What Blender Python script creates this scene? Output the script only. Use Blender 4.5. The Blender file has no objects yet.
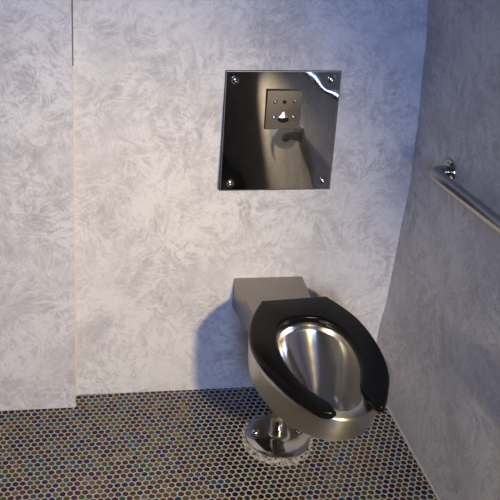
import bpy, bmesh, math, random
from mathutils import Vector, Matrix
random.seed(7)
S = bpy.context.scene
C = S.collection
PI = math.pi

# ------------------------------------------------------------------ node helpers
class NT:
    def __init__(self, name):
        self.m = bpy.data.materials.new(name); self.m.use_nodes = True
        self.t = self.m.node_tree; self.n = self.t.nodes; self.l = self.t.links
        self.b = next(x for x in self.n if x.type == 'BSDF_PRINCIPLED')
    def add(self, kind, **kw):
        x = self.n.new(kind)
        for k, v in kw.items():
            if k in x.inputs: self.put(x.inputs[k], v)
            else: setattr(x, k, v)
        return x
    def put(self, sock, v):
        if isinstance(v, bpy.types.NodeSocket): self.l.new(v, sock)
        else: sock.default_value = v
    def math(self, op, a, b=0.0, c=None):
        x = self.n.new('ShaderNodeMath'); x.operation = op
        self.put(x.inputs[0], a); self.put(x.inputs[1], b)
        if c is not None: self.put(x.inputs[2], c)
        return x.outputs[0]
    def vmath(self, op, a, b=(0, 0, 0)):
        x = self.n.new('ShaderNodeVectorMath'); x.operation = op
        self.put(x.inputs[0], a); self.put(x.inputs[1], b)
        return x.outputs[0]
    def ramp(self, fac, stops, interp='LINEAR'):
        x = self.n.new('ShaderNodeValToRGB'); cr = x.color_ramp; cr.interpolation = interp
        while len(cr.elements) < len(stops): cr.elements.new(0.5)
        for e, (p, c) in zip(cr.elements, stops):
            e.position = p; e.color = (*c, 1) if len(c) == 3 else c
        self.put(x.inputs[0], fac); return x.outputs[0]
    def mix(self, fac, a, b, blend='MIX'):
        x = self.n.new('ShaderNodeMix'); x.data_type = 'RGBA'; x.blend_type = blend
        self.put(x.inputs[0], fac); self.put(x.inputs[6], a); self.put(x.inputs[7], b)
        return x.outputs[2]
    def noise(self, vec, scale, detail=4.0, rough=0.5, dist=0.0):
        x = self.add('ShaderNodeTexNoise'); self.put(x.inputs['Vector'], vec)
        x.inputs['Scale'].default_value = scale; x.inputs['Detail'].default_value = detail
        x.inputs['Roughness'].default_value = rough; x.inputs['Distortion'].default_value = dist
        return x
    def bump(self, h, strength=0.3, dist=0.002):
        x = self.add('ShaderNodeBump'); x.inputs['Strength'].default_value = strength
        x.inputs['Distance'].default_value = dist; self.put(x.inputs['Height'], h)
        self.l.new(x.outputs[0], self.b.inputs['Normal'])
    def set(self, **kw):
        for k, v in kw.items(): self.put(self.b.inputs[k.replace('_', ' ')], v)
        return self

def col(c): return (c[0], c[1], c[2], 1.0)

def plaster(name, axes, tint):
    """hand trowelled skim plaster: overlapping streaky strokes whose direction changes from patch to patch"""
    k = NT(name)
    tc = k.add('ShaderNodeTexCoord').outputs['Object']
    sp = k.add('ShaderNodeSeparateXYZ'); k.put(sp.inputs[0], tc)
    cb = k.add('ShaderNodeCombineXYZ')
    k.put(cb.inputs[0], sp.outputs[axes[0]]); k.put(cb.inputs[1], sp.outputs[axes[1]])
    uv = cb.outputs[0]
    wob = k.noise(uv, 5.0, 3.0, 0.55)
    wv = k.vmath('MULTIPLY', k.vmath('SUBTRACT', wob.outputs['Color'], (0.5, 0.5, 0.5)), (0.10, 0.10, 0.0))
    uvw = k.vmath('ADD', uv, wv)
    heights = []
    for sc, off, stretch in ((8.0, 0.0, (10, 34)), (15.0, 3.7, (20, 80)), (27.0, 8.1, (44, 150))):
        u2 = k.vmath('ADD', uvw, (off, off * 0.7, 0))
        v = k.add('ShaderNodeTexVoronoi', voronoi_dimensions='2D'); k.put(v.inputs['Vector'], u2)
        v.inputs['Scale'].default_value = sc
        s3 = k.add('ShaderNodeSeparateColor'); k.put(s3.inputs[0], v.outputs['Color'])
        ang = k.math('MULTIPLY', s3.outputs[0], 3.1)
        vr = k.add('ShaderNodeVectorRotate', rotation_type='Z_AXIS')
        k.put(vr.inputs['Vector'], u2); k.put(vr.inputs['Angle'], ang)
        st = k.vmath('MULTIPLY', vr.outputs[0], (stretch[0], stretch[1], 1))
        n = k.noise(st, 1.0, 4.0, 0.58, 0.35)
        heights.append(k.math('ADD', n.outputs[0], k.math('MULTIPLY', s3.outputs[1], 0.10)))
    h = k.math('ADD', k.math('ADD', k.math('MULTIPLY', heights[0], 0.36), k.math('MULTIPLY', heights[1], 0.34)), k.math('MULTIPLY', heights[2], 0.30))
    big = k.noise(uv, 4.5, 5.0, 0.6, 0.5)
    amp = k.noise(k.vmath('ADD', uv, (5.3, 2.1, 0)), 4.5, 2.0, 0.5)
    gain = k.math('MAXIMUM', k.math('MULTIPLY_ADD', amp.outputs[0], 3.4, -0.75), 0.2)
    h2 = k.math('ADD', k.math('MULTIPLY', k.math('SUBTRACT', h, 0.55), gain), k.math('MULTIPLY_ADD', big.outputs[0], 0.42, 0.355))
    d, m, l = tint
    c = k.ramp(h2, [(0.42, d), (0.525, m), (0.625, l), (0.76, tuple(min(1, x * 1.03) for x in l))])
    fine = k.noise(uv, 260, 3.0, 0.6)
    k.set(Base_Color=c, Roughness=k.math('ADD', k.math('MULTIPLY', h2, -0.25), 0.66))
    k.b.inputs['Specular IOR Level'].default_value = 0.35
    k.bump(k.math('ADD', k.math('MULTIPLY', h2, 1.0), k.math('MULTIPLY', fine.outputs[0], 0.12)), 0.55, 0.004)
    return k.m

TINT = ((0.38, 0.367, 0.372), (0.475, 0.461, 0.461), (0.585, 0.575, 0.568))
M_WALL_XZ = plaster('skim_plaster_across', (0, 2), TINT)
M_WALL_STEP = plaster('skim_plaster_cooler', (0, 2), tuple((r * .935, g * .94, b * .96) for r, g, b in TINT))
M_WALL_YZ = plaster('skim_plaster_along', (1, 2), TINT)

def tiles():
    k = NT('iridescent_penny_tile')
    T, phi = 0.02151, 0.02723
    tc = k.add('ShaderNodeTexCoord').outputs['Object']
    p0 = k.vmath('SUBTRACT', tc, (-0.83798, -0.4486, 0.0))
    vr = k.add('ShaderNodeVectorRotate', rotation_type='Z_AXIS'); k.put(vr.inputs['Vector'], p0); vr.inputs['Angle'].default_value = -phi
    jit = k.noise(p0, 9.0, 1.0, 0.5)
    jv = k.vmath('MULTIPLY', k.vmath('SUBTRACT', jit.outputs['Color'], (0.5, 0.5, 0.5)), (0.006, 0.006, 0))
    pr = k.vmath('ADD', vr.outputs[0], jv)
    per = (T, T * math.sqrt(3), 1.0)
    q = k.vmath('DIVIDE', pr, per)
    res = []
    for off in (0.0, 0.5):
        qq = k.vmath('SUBTRACT', q, (off, off, 0))
        idn = k.vmath('FLOOR', k.vmath('ADD', qq, (0.5, 0.5, 0.5)))
        d = k.vmath('MULTIPLY', k.vmath('SUBTRACT', qq, idn), (1.0, math.sqrt(3), 0.0))
        ln = k.add('ShaderNodeVectorMath'); ln.operation = 'LENGTH'; k.put(ln.inputs[0], d)
        # between round and six-sided, as worn glazed pennies are
        ab = k.vmath('ABSOLUTE', d)
        s = k.add('ShaderNodeSeparateXYZ'); k.put(s.inputs[0], ab)
        hx = k.math('MAXIMUM', s.outputs[0], k.math('ADD', k.math('MULTIPLY', s.outputs[0], 0.5), k.math('MULTIPLY', s.outputs[1], 0.866)))
        rad = k.math('ADD', k.math('MULTIPLY', ln.outputs['Value'], 0.62), k.math('MULTIPLY', hx, 0.40))
        ident = k.vmath('ADD', idn, (off * 0.37 + 0.11, off * 3.1 + 0.23, 0))
        res.append((rad, ident))
    near = k.math('LESS_THAN', res[0][0], res[1][0])
    rad = k.math('MINIMUM', res[0][0], res[1][0])
    mx = k.n.new('ShaderNodeMix'); mx.data_type = 'VECTOR'
    k.put(mx.inputs[0], near); k.put(mx.inputs[4], res[1][1]); k.put(mx.inputs[5], res[0][1])
    wn = k.add('ShaderNodeTexWhiteNoise', noise_dimensions='2D'); k.put(wn.inputs['Vector'], mx.outputs[1])
    sc = k.add('ShaderNodeSeparateColor'); k.put(sc.inputs[0], wn.outputs['Color'])
    pal = [(0.033, 0.021, 0.065), (0.074, 0.037, 0.031), (0.094, 0.081, 0.036), (0.035, 0.075, 0.058), (0.024, 0.032, 0.111),
           (0.103, 0.060, 0.034), (0.071, 0.028, 0.059), (0.068, 0.088, 0.054), (0.042, 0.088, 0.117), (0.131, 0.112, 0.081),
           (0.044, 0.021, 0.030), (0.062, 0.057, 0.031)]
    tcn = k.ramp(wn.outputs['Value'], [(i / len(pal), c) for i, c in enumerate(pal)], 'CONSTANT')
    glaze = k.mix(0.5, tcn, k.vmath('MULTIPLY', tcn, (1.2, 1.2, 1.2)))
    grn = k.noise(tc, 40.0, 4.0, 0.6)
    grout = k.ramp(grn.outputs[0], [(0.3, (0.27, 0.25, 0.225)), (0.7, (0.43, 0.40, 0.365))])
    isl = k.ramp(rad, [(0.405, (1, 1, 1)), (0.445, (0, 0, 0))])
    c = k.mix(isl, grout, glaze)
    rough = k.math('ADD', k.math('MULTIPLY', isl, -0.48), 0.75)
    k.set(Base_Color=c, Roughness=rough)
    k.b.inputs['Specular IOR Level'].default_value = 0.5
    k.put(k.b.inputs['Metallic'], k.math('MULTIPLY', isl, 0.82))
    k.bump(k.ramp(rad, [(0.33, (1, 1, 1)), (0.46, (0, 0, 0))]), 0.35, 0.0015)
    return k.m
M_TILE = tiles()

def steel(name, base, rough, bumpy=0.0, streak=None, mott=0.0):
    k = NT(name)
    tc = k.add('ShaderNodeTexCoord').outputs['Object']
    st = k.vmath('MULTIPLY', tc, streak or (1, 1, 1))
    n = k.noise(st, 60.0 if streak is None else 1.0, 4.0, 0.6)
    sm = k.noise(tc, 14.0, 3.0, 0.6)
    r = k.math('ADD', k.math('MULTIPLY', n.outputs[0], rough * 0.35), k.math('MULTIPLY', sm.outputs[0], rough * 0.5))
    r = k.math('ADD', r, rough * 0.575)
    c = k.mix(k.math('MULTIPLY', sm.outputs[0], mott), col(base), col(tuple(x * 0.6 for x in base)))
    k.set(Base_Color=c, Metallic=1.0, Roughness=r)
    if bumpy: k.bump(n.outputs[0], bumpy, 0.001)
    return k.m
M_BRUSH = steel('brushed_stainless', (0.31, 0.288, 0.255), 0.34, 0.0, (400, 25, 25))
M_BOWL = steel('satin_stainless', (0.55, 0.515, 0.455), 0.33, 0.0, None, 0.25)
M_BASIN = steel('polished_basin_stainless', (0.74, 0.715, 0.67), 0.21, 0.0, None, 0.06)
def spun(m, amount, turn):      # lathe-spun finish: highlights stretch down the sides
    t = m.node_tree; b = next(x for x in t.nodes if x.type == 'BSDF_PRINCIPLED')
    tg = t.nodes.new('ShaderNodeTangent'); tg.direction_type = 'RADIAL'; tg.axis = 'Z'
    t.links.new(tg.outputs[0], b.inputs['Tangent']); b.inputs['Anisotropic'].default_value = amount; b.inputs['Anisotropic Rotation'].default_value = turn
spun(M_BASIN, 0.85, 0.25); spun(M_BOWL, 0.8, 0.25)
M_MIRROR = steel('mirror_stainless', (0.67, 0.635, 0.565), 0.035, 0.0, None, 0.5)
M_PANEL = steel('satin_panel_stainless', (0.50, 0.455, 0.38), 0.16, 0.0, None, 0.2)
M_CHROME = steel('bright_stainless', (0.50, 0.47, 0.42), 0.10)
M_BAR = steel('satin_bar_stainless', (0.42, 0.40, 0.375), 0.24, 0.0, (30, 2, 30))
M_BEVEL = steel('bright_bevel_stainless', (0.80, 0.74, 0.62), 0.32)
M_EDGE = steel('shaded_edge', (0.10, 0.095, 0.09), 0.4)  # plate sides: shade put into the colour, plain steel would come out bright

def plain(name, c, rough, spec=0.5, coat=0.0):
    k = NT(name)
    tc = k.add('ShaderNodeTexCoord').outputs['Object']
    n = k.noise(tc, 35.0, 4.0, 0.6)
    k.set(Base_Color=k.mix(k.math('MULTIPLY', n.outputs[0], 0.5), col(c), col(tuple(x * 0.8 for x in c))),
          Roughness=k.math('ADD', k.math('MULTIPLY', n.outputs[0], 0.12), rough - 0.06))
    k.b.inputs['Specular IOR Level'].default_value = spec
    k.b.inputs['Coat Weight'].default_value = coat
    return k.m
M_SEAT = plain('black_seat_plastic', (0.004, 0.0038, 0.004), 0.22, 0.12)
M_HOLE = plain('black_recess', (0.004, 0.004, 0.004), 0.6, 0.2)
M_PAPER = plain('white_tissue_paper', (0.92, 0.91, 0.90), 0.9, 0.1)
M_CORE = plain('brown_cardboard', (0.10, 0.065, 0.04), 0.85, 0.1)
M_CAULK = plain('pale_caulk', (0.56, 0.52, 0.48), 0.8, 0.2)
def crumbly(m):      # patchy smear: gaps in it show the tile below
    t = m.node_tree; tc = t.nodes.new('ShaderNodeTexCoord'); n = t.nodes.new('ShaderNodeTexNoise')
    n.inputs['Scale'].default_value = 75; n.inputs['Detail'].default_value = 5; n.inputs['Roughness'].default_value = 0.7
    r = t.nodes.new('ShaderNodeValToRGB'); r.color_ramp.elements[0].position = 0.40; r.color_ramp.elements[1].position = 0.62
    t.links.new(tc.outputs['Object'], n.inputs['Vector']); t.links.new(n.outputs[0], r.inputs[0])
    b = next(x for x in t.nodes if x.type == 'BSDF_PRINCIPLED'); t.links.new(r.outputs[0], b.inputs['Alpha'])
crumbly(M_CAULK)
M_PAINT = plain('grey_ceiling_paint', (0.62, 0.63, 0.66), 0.85, 0.2)
M_DOOR = plain('dark_door_paint', (0.05, 0.05, 0.055), 0.5, 0.4)

# ------------------------------------------------------------------ object helpers
def obj(name, bm, mat, parent=None, smooth=True, angle=0.6):
    bmesh.ops.remove_doubles(bm, verts=bm.verts, dist=1e-6)
    bmesh.ops.recalc_face_normals(bm, faces=bm.faces)
    me = bpy.data.meshes.new(name); bm.to_mesh(me); bm.free()
    for m in (mat if isinstance(mat, (list, tuple)) else [mat]): me.materials.append(m)
    o = bpy.data.objects.new(name, me); C.objects.link(o)
    if smooth:
        for p in me.polygons: p.use_smooth = True
        try: me.set_sharp_from_angle(angle=angle)
        except Exception: pass
    if parent is not None:
        o.parent = parent
        o.matrix_parent_inverse = Matrix.Translation(-Vector(parent.location))
    return o
def thing(name, label, cat, loc, group=None):
    o = bpy.data.objects.new(name, None); C.objects.link(o); o.location = loc; o.empty_display_size = 0.05
    o['label'] = label; o['category'] = cat
    if group: o['group'] = group
    return o
def struct(name, bm, mat, smooth=False):
    o = obj(name, bm, mat, None, smooth); o['kind'] = 'structure'; return o
def box(bm, lo, hi):
    vs = [bm.verts.new((x, y, z)) for x in (lo[0], hi[0]) for y in (lo[1], hi[1]) for z in (lo[2], hi[2])]
    for f in ((0, 1, 3, 2), (4, 6, 7, 5), (0, 4, 5, 1), (2, 3, 7, 6), (0, 2, 6, 4), (1, 5, 7, 3)):
        bm.faces.new([vs[i] for i in f])
    return vs
def bevel(bm, w, seg=3):
    bmesh.ops.bevel(bm, geom=list(bm.edges), offset=w, segments=seg, profile=0.5, affect='EDGES', clamp_overlap=True)
def loft(bm, rings, cap0=False, cap1=False, closed=True):
    R = [[bm.verts.new(p) for p in r] for r in rings]
    n = len(R[0])
    for a, b in zip(R, R[1:]):
        for i in range(n if closed else n - 1):
            j = (i + 1) % n
            bm.faces.new((a[i], a[j], b[j], b[i]))
    if cap0: bm.faces.new(list(reversed(R[0])))
    if cap1: bm.faces.new(R[-1])
    return R
def lathe(bm, prof, c=(0, 0, 0), axis=(0, 0, 1), n=40, cap0=True, cap1=True):
    ax = Vector(axis).normalized()
    u = ax.orthogonal().normalized(); v = ax.cross(u); c = Vector(c)
    rings = [[c + ax * h + (u * math.cos(2 * PI * i / n) + v * math.sin(2 * PI * i / n)) * r for i in range(n)] for r, h in prof]
    loft(bm, rings, cap0, cap1)
def tube(bm, pts, r, n=24):
    pts = [Vector(p) for p in pts]; rings = []
    up = None
    for i, p in enumerate(pts):
        t = (pts[min(i + 1, len(pts) - 1)] - pts[max(i - 1, 0)]).normalized()
        if up is None: up = t.orthogonal().normalized()
        up = (up - t * up.dot(t)).normalized(); w = t.cross(up)
        rr = r[i] if isinstance(r, (list, tuple)) else r
        rings.append([p + (up * math.cos(2 * PI * k / n) + w * math.sin(2 * PI * k / n)) * rr for k in range(n)])
    loft(bm, rings, True, True)
def catmull(P, per):
    out = []
    for i in range(len(P) - 1):
        p0 = P[max(i - 1, 0)]; p1 = P[i]; p2 = P[i + 1]; p3 = P[min(i + 2, len(P) - 1)]
        for s in range(per):
            t = s / per
            out.append(tuple(0.5 * (2 * b + (c - a) * t + (2 * a - 5 * b + 4 * c - d) * t * t + (3 * b - a - 3 * c + d) * t ** 3)
                             for a, b, c, d in zip(p0, p1, p2, p3)))
    out.append(tuple(P[-1])); return out
def lerp_table(tab, z):
    if z <= tab[0][0]: return tab[0][1]
    for (a, va), (b, vb) in zip(tab, tab[1:]):
        if z <= b:
            t = (z - a) / (b - a); t = t * t * (3 - 2 * t); return va + (vb - va) * t
    return tab[-1][1]

# ------------------------------------------------------------------ the room
XR, XS, YS = 0.43525, -0.63524, -0.07        # right wall, step edge, face of the stepped-out wall
XL, YF, ZC = -1.75, -3.6, 2.45
bm = bmesh.new(); box(bm, (XL - 0.1, YF - 1.6, -0.1), (XR + 0.15, 0.1, 0.0)); struct('floor', bm, M_TILE)
bm = bmesh.new(); box(bm, (XS - 0.02, 0.0, 0.0), (XR + 0.10, 0.1, ZC)); struct('wall_back', bm, M_WALL_XZ)
bm = bmesh.new()
vs = box(bm, (XL, YS, 0.0), (XS, 0.1, ZC))
bevel(bm, 0.0035, 2); struct('wall_back_left', bm, M_WALL_STEP, False)
# right wall: hand skimmed, bowing by a centimetre or two towards the corner
OFF = [(0.0, 0.0), (0.10, -0.010), (0.19, -0.011), (0.389, 0.005), (0.592, 0.012), (0.79, 0.0205), (0.95, 0.015), (1.23, 0.001), (1.372, -0.013), (1.7, -0.03), (2.45, -0.04)]
bm = bmesh.new()
ys = [0.03, 0.0, -0.03, -0.07, -0.12, -0.18, -0.26, -0.36, -0.48, -0.6, -0.75, -0.9, -1.2, -1.6, -2.1, -2.6, -3.1, YF]
zs = [ZC * i / 50 for i in range(51)]
def wx(y, z): return XR + lerp_table(OFF, z) * max(0.0, 1 - (min(0.0, y) / -0.55)) ** 2
g = [[bm.verts.new((wx(y, z), y, z)) for z in zs] for y in ys]
for a, b in zip(g, g[1:]):
    for i in range(len(zs) - 1): bm.faces.new((a[i], a[i + 1], b[i + 1], b[i]))
g2 = [[bm.verts.new((XR + 0.13, y, z)) for z in (0.0, ZC)] for y in (0.03, YF)]
struct('wall_right', bm, M_WALL_YZ, True)
bm = bmesh.new(); box(bm, (XL - 0.1, YF, 0.0), (XL, 0.1, ZC)); struct('wall_left', bm, M_WALL_YZ)
bm = bmesh.new()
DX0, DX1, DZ = -1.45, -0.55, 2.08
box(bm, (XL, YF - 0.1, 0.0), (DX0, YF, ZC)); box(bm, (DX1, YF - 0.1, 0.0), (XR + 0.15, YF, ZC)); box(bm, (DX0, YF - 0.1, DZ), (DX1, YF, ZC))
struct('wall_front', bm, M_WALL_XZ)
bm = bmesh.new(); box(bm, (XL - 0.1, YF - 0.1, ZC), (XR + 0.15, 0.1, ZC + 0.1)); struct('ceiling', bm, M_PAINT)

M_BEAD = plain('cream_caulk_bead', (0.56, 0.515, 0.46), 0.7, 0.2)
M_GAP = plain('shadow_gap', (0.16, 0.145, 0.14), 0.9, 0.1)  # dark colour standing in for the shadow of a groove
M_JOINT = plain('grey_floor_joint', (0.46, 0.43, 0.40), 0.8, 0.2)
bm = bmesh.new(); box(bm, (XS - .004, -.006, 0.0), (XS + .0055, .004, 1.17)); struct('trim_1', bm, M_BEAD)
bm = bmesh.new(); box(bm, (XS - .004, -.006, 1.17), (XS + .0042, .004, ZC)); struct('trim_3', bm, M_GAP)
bm = bmesh.new(); tube(bm, [(XR + .0005, y, .0005) for y in (-.002, -.6, -1.2, -2.0, -3.0, YF + .01)], .0055, 10); struct('trim_2', bm, M_JOINT)

# ------------------------------------------------------------------ toilet
TO = thing('toilet', 'stainless steel toilet with black open-front seat standing on a round floor flange', 'toilet', (0.02, -0.26, 0.0))
# rear housing: a tapering box running from the wall to the bowl
bm = bmesh.new()
r0 = [(-0.107, 0.0, 0.334), (0.127, 0.0, 0.334), (0.127, 0.0, 0.4447), (-0.107, 0.0, 0.4447)]
r1 = [(-0.086, -0.245, 0.356), (0.116, -0.245, 0.356), (0.116, -0.245, 0.4437), (-0.086, -0.245, 0.4437)]
loft(bm, [r0, r1], True, True)
es = [e for e in bm.edges if abs(e.verts[0].co.y - e.verts[1].co.y) > 0.02]
bmesh.ops.bevel(bm, geom=es, offset=0.003, segments=3, profile=0.5, affect='EDGES')
o = obj('rear_housing', bm, M_BRUSH, TO, False)

# seat sections: outer and inner edge of the U, left tip round the back to the right tip
OI = [((-0.0070, -0.7307), (0.0163, -0.7191)), ((-0.0245, -0.7220), (0.0114, -0.6919)), ((-0.0478, -0.6880), (-0.0061, -0.6637)), ((-0.0789, -0.6346), (-0.0313, -0.6210)),
      ((-0.1090, -0.5618), (-0.0488, -0.5695)), ((-0.1284, -0.5006), (-0.0595, -0.5025)), ((-0.1381, -0.4326), (-0.0614, -0.4423)), ((-0.1333, -0.3715), (-0.0546, -0.3841)),
      ((-0.1168, -0.3064), (-0.0391, -0.3355)), ((-0.0886, -0.2404), (-0.0168, -0.3064)), ((-0.0595, -0.1908), (0.0027, -0.2947)), ((-0.0459, -0.1831), (0.0153, -0.2909)),
      ((0.0541, -0.1753), (0.0541, -0.2860)), ((0.1503, -0.1685), (0.0901, -0.2909)), ((0.1629, -0.1792), (0.1056, -0.2996)), ((0.1881, -0.2258), (0.1260, -0.3190)),
      ((0.2134, -0.2889), (0.1435, -0.3520)), ((0.2270, -0.3598), (0.1551, -0.3986)), ((0.2308, -0.4423), (0.1580, -0.4666)), ((0.2260, -0.5200), (0.1493, -0.5249)),
      ((0.2105, -0.5909), (0.1337, -0.5754)), ((0.1891, -0.6433), (0.1192, -0.6181)), ((0.1687, -0.6861), (0.1172, -0.6569)), ((0.1503, -0.7171), (0.1270, -0.7026))]
def redo(ps, per=5): return catmull(ps, per)
outer = redo([a for a, b in OI]); inner = redo([b for a, b in OI])
ZB, ZT = 0.4450, 0.4697
def seat_section(o_, i_, sh=0.0):
    o_, i_ = Vector((*o_, 0)), Vector((*i_, 0)); d = i_ - o_; w = d.length; d = d / w
    rr = min(0.0095, w * 0.4); ri = min(0.0085, w * 0.4); zb, zt = ZB + sh, ZT - sh
    pts = []
    def arc(cx, cz, r, a0, a1, n=5):
        for k in range(n + 1):
            a = a0 + (a1 - a0) * k / n; pts.append((cx + r * math.cos(a), cz + r * math.sin(a)))
    arc(rr * 0.5, zb + rr * 0.5, rr * 0.5, PI * 1.5, PI, 3)
    arc(rr, zt - rr, rr, PI, PI / 2)
    arc(w - ri, zt - ri, ri, PI / 2, 0)
    arc(w - ri * .5, zb + ri * .5, ri * .5, 0, -PI / 2, 3)
    return [tuple(o_ + d * s + Vector((0, 0, z))) for s, z in pts]
rings = [seat_section(a, b) for a, b in zip(outer, inner)]
def shrink(ring, f, push):
    c = sum((Vector(p) for p in ring), Vector()) / len(ring)
    return [tuple(c + (Vector(p) - c) * f + Vector(push)) for p in ring]
dl = Vector((.014, -.010, 0)); dr = Vector((-.005, -.010, 0))
head = [shrink(rings[0], f, dl * s) for f, s in ((0.35, .62), (0.62, .52), (0.85, .3))]
tail = [shrink(rings[-1], f, dr * s) for f, s in ((0.85, .3), (0.62, .52), (0.35, .62))]
bm = bmesh.new(); loft(bm, head + rings + tail, True, True)
o = obj('seat', bm, M_SEAT, TO, True, 1.2); o['label'] = 'glossy black open-front toilet seat'

# bowl: egg-shaped shell, flat rim, deep polished basin
def egg(cx, cy, hw, front, rear, z, n=72, ef=1.9, er=2.3, tilt=0.0):
    out = []
    for i in range(n):
        a = 2 * PI * i / n; c, s = math.cos(a), math.sin(a)
        e = ef if s < 0 else er; ly = front if s < 0 else rear
        x = hw * math.copysign(abs(c) ** (2 / e), c); y = ly * math.copysign(abs(s) ** (2 / e), s)
        out.append((cx + x + y * tilt, cy + y, z))
    return out
cx, cy = 0.0464, -0.4278
shell = [egg(cx - .02, cy + .06, 0.0583, 0.1165, 0.1068, 0.2464), egg(cx - .005, cy + .04, 0.0874, 0.1651, 0.1457, 0.2707), egg(cx, cy + .02, 0.1262, 0.2088, 0.1796, 0.3066),
         egg(cx, cy + .006, 0.1554, 0.2476, 0.2039, 0.3338), egg(cx + .001, cy, 0.1728, 0.2719, 0.2185, 0.3474), egg(cx + .001, cy, 0.1782, 0.2796, 0.2233, 0.3552),
egg(cx + .002, cy, 0.1825, 0.2913, 0.2301, 0.3921),
         egg(cx + .002, cy, 0.1840, 0.3034, 0.2360, 0.4357), egg(cx + .002, cy, 0.1825, 0.3025, 0.2350, 0.4416), egg(cx + .002, cy, 0.1787, 0.2991, 0.2311, 0.4440)]
rim_in = [egg(cx + .008, cy - .02, 0.1146, 0.2544, 0.1631, 0.4440), egg(cx + .008, cy - .02, 0.1107, 0.2495, 0.1583, 0.4416)]
bm = bmesh.new(); loft(bm, shell + rim_in, True, False); obj('bowl_shell', bm, M_BOWL, TO, True, 0.9)
basin = [egg(cx + .008, cy - .02, 0.1107, 0.2495, 0.1583, 0.4416), egg(cx + .008, cy - .02, 0.1092, 0.2476, 0.1563, 0.4348), egg(cx + .008, cy - .02, 0.1120, 0.2486, 0.1583, 0.4270)]
for t in (.04, .10, .2, .32, .45, .58, .7, .8, .88):      # belly-sided funnel leaning to a sump near the front
    q = lambda a, b: a + (b - a) * t
    w = lambda a, b: a + (b - a) * t ** 1.35
    basin.append(egg(cx + q(.008, .020), cy + q(-.02, -.080), w(.1115, .047), w(.248, .088), w(.158, .044), q(.4265, .285), ef=q(1.9, 2.0), er=q(2.3, 2.0)))
basin += [egg(cx + .019, cy - .078, .050, .093, .046, .297, ef=2.0, er=2.0), egg(cx + .019, cy - .079, .046, .085, .042, .288, ef=2.0, er=2.0),
          egg(cx + .020, cy - .080, .036, .066, .032, .281, ef=2.0, er=2.0), egg(cx + .020, cy - .083, .018, .032, .018, .277, ef=2.0, er=2.0), egg(cx + .020, cy - .085, .006, .010, .006, .276, ef=2.0, er=2.0)]
bm = bmesh.new(); loft(bm, basin, False, True); o = obj('basin', bm, M_BASIN, TO, True, 0.9); o['label'] = 'polished steel inside of the bowl'

# pedestal and floor flange
FX, FY = 0.016, -0.268
bm = bmesh.new()
lathe(bm, [(.0288, .0185), (.0288, .05), (.0288, .265)], (FX + .004, FY + .012, 0))
obj('pedestal', bm, M_CHROME, TO)
bm = bmesh.new()
lathe(bm, [(.1045, .0005), (.105, .004), (.1035, .0075), (.098, .0108), (.085, .0142), (.065, .0175), (.045, .0192), (.034, .0202), (.0302, .0225), (.0290, .027)], (FX, FY, 0), n=64)
fl = obj('floor_flange', bm, M_CHROME, TO)
for ang in (3.05, 0.12):
    bm = bmesh.new(); c = (FX + .074 * math.cos(ang), FY + .074 * math.sin(ang), .0155)
    lathe(bm, [(.0145, 0), (.0142, .004), (.0122, .0095), (.0085, .0130), (.004, .0147), (.001, .0150)], c, n=24)
    b_ = obj('anchor_bolt', bm, M_CHROME, fl if False else None)
    b_.parent = fl; b_.matrix_parent_inverse = fl.matrix_parent_inverse.inverted() @ Matrix.Translation((0, 0, 0)) if False else Matrix.Identity(4)
# uneven bead of caulk smeared round the flange
bm = bmesh.new(); n = 90; rr = [[], [], [], []]
for i in range(n):
    a = 2 * PI * i / n
    w = .010 + .008 * (0.5 + 0.5 * math.sin(a * 3 + 1)) * (0.6 + 0.4 * math.sin(a * 7)) + .016 * max(0, -math.sin(a + .3)) + random.uniform(-.003, .003)
    for k, (f, h) in enumerate(((-.004, .003), (.0, .0028), (.5, .0016), (1.0, .0003))):
        r_ = .1035 + w * f if k else .100
        rr[k].append((FX + r_ * math.cos(a), FY + r_ * math.sin(a), h + random.uniform(0, .0008) * (k < 3)))
loft(bm, rr); o = obj('caulk_bead', bm, M_CAULK, TO); o['label'] = 'rough pale caulk around the floor flange'

# ------------------------------------------------------------------ steel access plate on the wall
PX, PZ, PW, PH, PT = 0.0, 0.965, 0.180, 0.1928, 0.003
PL = thing('access_plate', 'square mirror-polished steel plate screwed to the plaster wall above the toilet', 'steel plate', (0, 0, PZ))
SCR = [(-.149, 1.127), (.150, 1.130), (.153, .802), (-.146, .797)]
def crown(x, z):
    u, v = x / PW, (z - PZ) / PH
    h = 0.0095 - 0.0093 * v + 0.0004 * (1 - u * u) * (1 - v * v)
    for q, (sx, sz) in enumerate(SCR): h -= (0.0011 if q == 3 else 0.0007) * math.exp(-((x - sx) ** 2 + (z - sz) ** 2) / (2 * 0.016 ** 2))
    return h
bm = bmesh.new(); N = 72
gx = [-PW + .004 + (2 * PW - .008) * i / N for i in range(N + 1)]; gz = [PZ - PH + .004 + (2 * PH - .008) * i / N for i in range(N + 1)]
G = [[bm.verts.new((x, -PT - crown(x, z), z)) for z in gz] for x in gx]
for a, b in zip(G, G[1:]):
    for i in range(N): bm.faces.new((a[i], a[i + 1], b[i + 1], b[i]))
plate = obj('plate', bm, M_MIRROR, PL, True, 1.0)
bm = bmesh.new()
def rect(w, h, back, d=0.0):
    return [(x, 0.0 if back else -PT - (0.0095 - 0.0093 * (z - PZ) / PH) + d, z) for x, z in ((-w, PZ - h), (w, PZ - h), (w, PZ + h), (-w, PZ + h))]
loft(bm, [rect(PW, PH, True), rect(PW, PH, False, .0022), rect(PW - .0022, PH - .0022, False, .0006), rect(PW - .004, PH - .004, False)], True)
for f in bm.faces:
    if max(max(abs(v.co.x) - PW, abs(v.co.z - PZ) - PH) for v in f.verts) > -.0005: f.material_index = 1
o = obj('plate_edge', bm, [M_BEVEL, M_EDGE], PL, False); o['label'] = 'bright bevelled edge of the steel plate'

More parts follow.
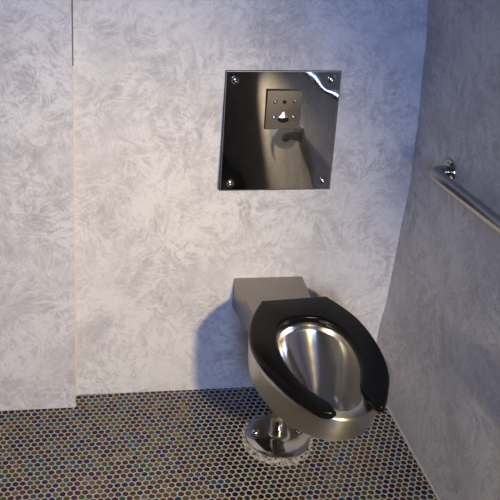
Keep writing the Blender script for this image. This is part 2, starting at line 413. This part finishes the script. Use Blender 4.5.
def screw(c, r, mat, parent, sock=True, nrm=(0, -1, 0)):
    bm = bmesh.new()
    prof = [(r, 0.0), (r, r * .18), (r * .9, r * .38), (r * .68, r * .54), (r * .42, r * .60)]
    if sock: prof += [(r * .40, r * .58), (r * .37, r * .05), (r * .05, r * .02)]
    else: prof += [(r * .1, r * .62)]
    lathe(bm, prof, c, nrm, 24 if not sock else 24)
    o = obj('screw', bm, mat, None, True, 0.7); o.parent = parent; return o
for x, z in SCR:
    s = screw((x, -PT - crown(x, z) + .0006, z), .0125, M_CHROME, PL)
    s.matrix_parent_inverse = Matrix.Translation(-Vector(PL.location))
# small raised panel
sx0, sx1, sz0, sz1 = -.050, .0605, .975, 1.100
pf = -.0170
bm = bmesh.new(); box(bm, (sx0, pf, sz0), (sx1, -.006, sz1)); bevel(bm, .0016, 2)
SH = Matrix.Identity(4)      # the little panel lies on the leaning plate
for v in bm.verts: v.co.y += (v.co.z - 1.0375) * .006
pn = obj('sensor_panel', bm, M_PANEL, PL, False); pn['label'] = 'small satin steel panel screwed onto the plate'
for x, z in ((-.023, 1.064), (.040, 1.064), (-.022, 1.014), (.0385, 1.014)):
    s = screw((x, pf + (z - 1.0375) * .006 + .0004, z), .0062, M_CHROME, pn); s.parent = pn; s.matrix_parent_inverse = Matrix.Identity(4)
bm = bmesh.new(); lathe(bm, [(.0058, 0), (.0058, .0012), (.0046, .0016), (.0046, .0008), (.001, .0006)], (.006, pf, 1.063), (0, -1, 0), 24)
o = obj('sensor_eye', bm, M_HOLE, pn)
o.matrix_parent_inverse = Matrix.Identity(4)
bm = bmesh.new()   # dark oval outlet
def oval(w, h, y, n=32): return [(.0065 + w * math.cos(2 * PI * i / n), y, 1.0065 + h * math.sin(2 * PI * i / n)) for i in range(n)]
loft(bm, [oval(.0175, .0092, pf), oval(.0175, .0092, pf - .0016), oval(.0155, .0076, pf - .0016), oval(.0145, .0068, pf - .0004)], True, True)
o = obj('outlet', bm, M_HOLE, pn); o.matrix_parent_inverse = Matrix.Identity(4)
bm = bmesh.new()   # pointed hood over the outlet
ringa, ringb = [], []
for i in range(17):
    t = -1 + i / 8; w = .0175 * t
    zt = 1.0165 + .018 * (1 - abs(t)) ** 1.15
    ringa.append((.0065 + w, pf + .0005, zt)); ringb.append((.0065 + w * .95, pf - .0030 * (1 - t * t) - .0012, 1.0150 - .001 * (1 - t * t)))
mid = [tuple((a + b) / 2 for a, b in zip(p, q)) for p, q in zip(ringa, ringb)]
mid = [(x, y - .0006, z) for x, y, z in mid]
bm2 = [(x, pf + .0005, 1.0145) for x, y, z in ringb]
loft(bm, [ringa, mid, ringb, bm2], closed=False)
o = obj('outlet_hood', bm, M_BEVEL, pn); o.matrix_parent_inverse = Matrix.Identity(4)

# ------------------------------------------------------------------ grab bar on the right wall
bx, bz = XR - .049, .937
GB = thing('grab_bar', 'round stainless steel grab bar fixed along the right-hand plaster wall', 'grab bar', (XR, -0.275, bz))
y0, y1, br = -.282, -1.46, .0185
slope = 0.055
def zz(y): return bz + (y0 - y) * slope
path = [(XR + .004, y0, zz(y0))]
def elbow(yc, sgn):
    r = .034
    return [(bx + r - r * math.sin(a), yc + sgn * (r - r * math.cos(a)), 0) for a in [PI / 2 * i / 10 for i in range(11)]]
e0 = elbow(y0, -1); path += [(x, y, zz(y)) for x, y, _ in e0]
path += [(bx, y0 - .034 - (y0 - y1 - .068) * i / 12, zz(y0 - .034 - (y0 - y1 - .068) * i / 12)) for i in range(1, 12)]
e1 = elbow(y1, 1); path += [(x, y, zz(y)) for x, y, _ in reversed(e1)]
path.append((XR + .001, y1, zz(y1)))
bm = bmesh.new(); tube(bm, path, br, 32); obj('rail', bm, M_BAR, GB)
for yy in (y0, y1):
    bm = bmesh.new(); xw = wx(yy, zz(yy))
    lathe(bm, [(.0385, -.004), (.0385, .003), (.036, .007), (.028, .0095), (.0187, .0105)], (xw, yy, zz(yy)), (-1, 0, 0), 40)
    f = obj('flange', bm, M_CHROME, GB)
    for a in (PI / 2, PI * 7 / 6, PI * 11 / 6):
        s = screw((xw - .0085, yy + .0275 * math.cos(a), zz(yy) + .0275 * math.sin(a)), .0048, M_CHROME, f, True, (-1, 0, 0))
        s.matrix_parent_inverse = Matrix.Identity(4)

# ------------------------------------------------------------------ paper holder and roll further along the right wall (mirrored in the plate)
rx, ry, rz = XR - .075, -1.243, .637
HO = thing('toilet_paper_holder', 'two-armed metal toilet paper holder on the right wall, mirrored in the steel plate', 'paper holder', (XR, ry - .055, rz))
bm = bmesh.new(); box(bm, (XR - .006, ry - .135, rz - .035), (XR + .002, ry + .03, rz + .045)); bevel(bm, .002, 2); obj('back_plate', bm, M_BAR, HO, False)
for yy in (ry + .010, ry - .116):
    bm = bmesh.new()
    pr = [(XR - .004, rz + .032), (XR - .045, rz + .022), (rx - .012, rz + .012), (rx - .016, rz), (rx - .010, rz - .012), (rx + .012, rz - .014), (XR - .004, rz - .026)]
    loft(bm, [[(x, yy - .003, z) for x, z in pr], [(x, yy + .003, z) for x, z in pr]], True, True)
    obj('arm', bm, M_BAR, HO, False)
bm = bmesh.new(); lathe(bm, [(.0075, 0), (.0075, .128)], (rx, ry - .118, rz), (0, 1, 0), 20); obj('spindle', bm, M_BAR, HO)
RO = thing('toilet_paper_roll', 'white toilet paper roll on the right wall holder, mirrored in the steel plate', 'toilet paper', (rx, ry - .053, rz))
Rr, ri_ = .058, .019
dz = -.011   # the core hangs on the spindle
bm = bmesh.new()
lathe(bm, [(ri_ + .0012, 0), (Rr - .002, 0), (Rr, .002), (Rr, .102), (Rr - .002, .104), (ri_ + .0012, .104)], (rx, ry - .105, rz + dz), (0, 1, 0), 48, False, False)
obj('paper', bm, M_PAPER, RO)
bm = bmesh.new()
lathe(bm, [(ri_ + .0012, 0), (ri_, 0), (ri_, .104), (ri_ + .0012, .104), (ri_ + .0012, 0)], (rx, ry - .105, rz + dz), (0, 1, 0), 32, False, False)
o = obj('core', bm, M_CORE, RO); o['label'] = 'brown cardboard core'
bm = bmesh.new()      # loose sheet hanging from the room side, torn to a point
rows = []
for i in range(15):
    t = i / 14; zc = rz + dz + .01 - .125 * t; ya = ry - .103; yb = ry - .003
    k = max(0.0, (t - .45) / .55)
    ya2 = ya + (yb - ya) * .86 * k ** 1.3 ; yb2 = yb - .004 * k
    x = rx - Rr - .0012 + .014 * t * t
    rows.append([(x + .003 * math.sin(5 * t + j), ya2 + (yb2 - ya2) * j / 6, zc) for j in range(7)])
back = [[(x + .0008, y, z) for x, y, z in r] for r in rows]
rings = [r + list(reversed(b)) for r, b in zip(rows, back)]
loft(bm, rings, True, True); obj('loose_sheet', bm, M_PAPER, RO)

# ------------------------------------------------------------------ light
def light(name, kind, loc, energy, color, target=None, **kw):
    d = bpy.data.lights.new(name, kind); d.energy = energy; d.color = color
    for k, v in kw.items(): setattr(d, k, v)
    o = bpy.data.objects.new(name, d); C.objects.link(o); o.location = loc
    if target is not None:
        o.rotation_euler = (Vector(target) - Vector(loc)).to_track_quat('-Z', 'Y').to_euler()
    return o
LAMP = (.14, -1.85, 1.16)
light('warm_lamp', 'SPOT', LAMP, 168, (1.0, .80, .44), (-.83, 0.0, .31), spot_size=math.radians(83), spot_blend=1.0, shadow_soft_size=.045)
light('added_low_spot', 'SPOT', (.08, -2.7, .90), 150, (1.0, .86, .66), (XR, -1.50, .44), spot_size=math.radians(39), spot_blend=1.0, shadow_soft_size=.035)  # added unseen spot: brightens the right wall and throws the roll's shadow
light('cool_fill_spot', 'SPOT', (-.52, -3.35, 1.85), 292, (.36, .50, 1.0), (-.50, 0, .80), spot_size=math.radians(63), spot_blend=1.0, shadow_soft_size=.35)  # cool fill spot added inside the room, standing in for daylight
W = bpy.data.worlds.new('dim_daylight'); S.world = W; W.use_nodes = True
W.node_tree.nodes['Background'].inputs[0].default_value = (.55, .68, 1.0, 1); W.node_tree.nodes['Background'].inputs[1].default_value = 0.05

# ------------------------------------------------------------------ camera
cd = bpy.data.cameras.new('camera'); cam = bpy.data.objects.new('camera', cd); C.objects.link(cam); S.camera = cam
right, up, fwd = (0.99192, -0.1212, 0.03752), (0.01204, 0.38435, 0.92311), (0.12631, 0.9152, -0.38271)
Mx = Matrix((right, up, tuple(-x for x in fwd))).transposed()
cam.matrix_world = Matrix.Translation((-0.64325, -2.36325, 1.80153)) @ Mx.to_4x4()
cd.sensor_fit = 'HORIZONTAL'; cd.sensor_width = 36.0; cd.lens = 824.716 * 36.0 / 500.0
cd.shift_x = (250 - 175.65) / 500.0; cd.shift_y = -(250 - 176.875) / 500.0
cd.clip_start = 0.02; cd.clip_end = 50

vs = S.view_settings
S.display_settings.display_device = 'sRGB'
vs.view_transform = 'Standard'; vs.look = 'None'; vs.gamma = 1.0; vs.exposure = 0.0; vs.use_curve_mapping = False
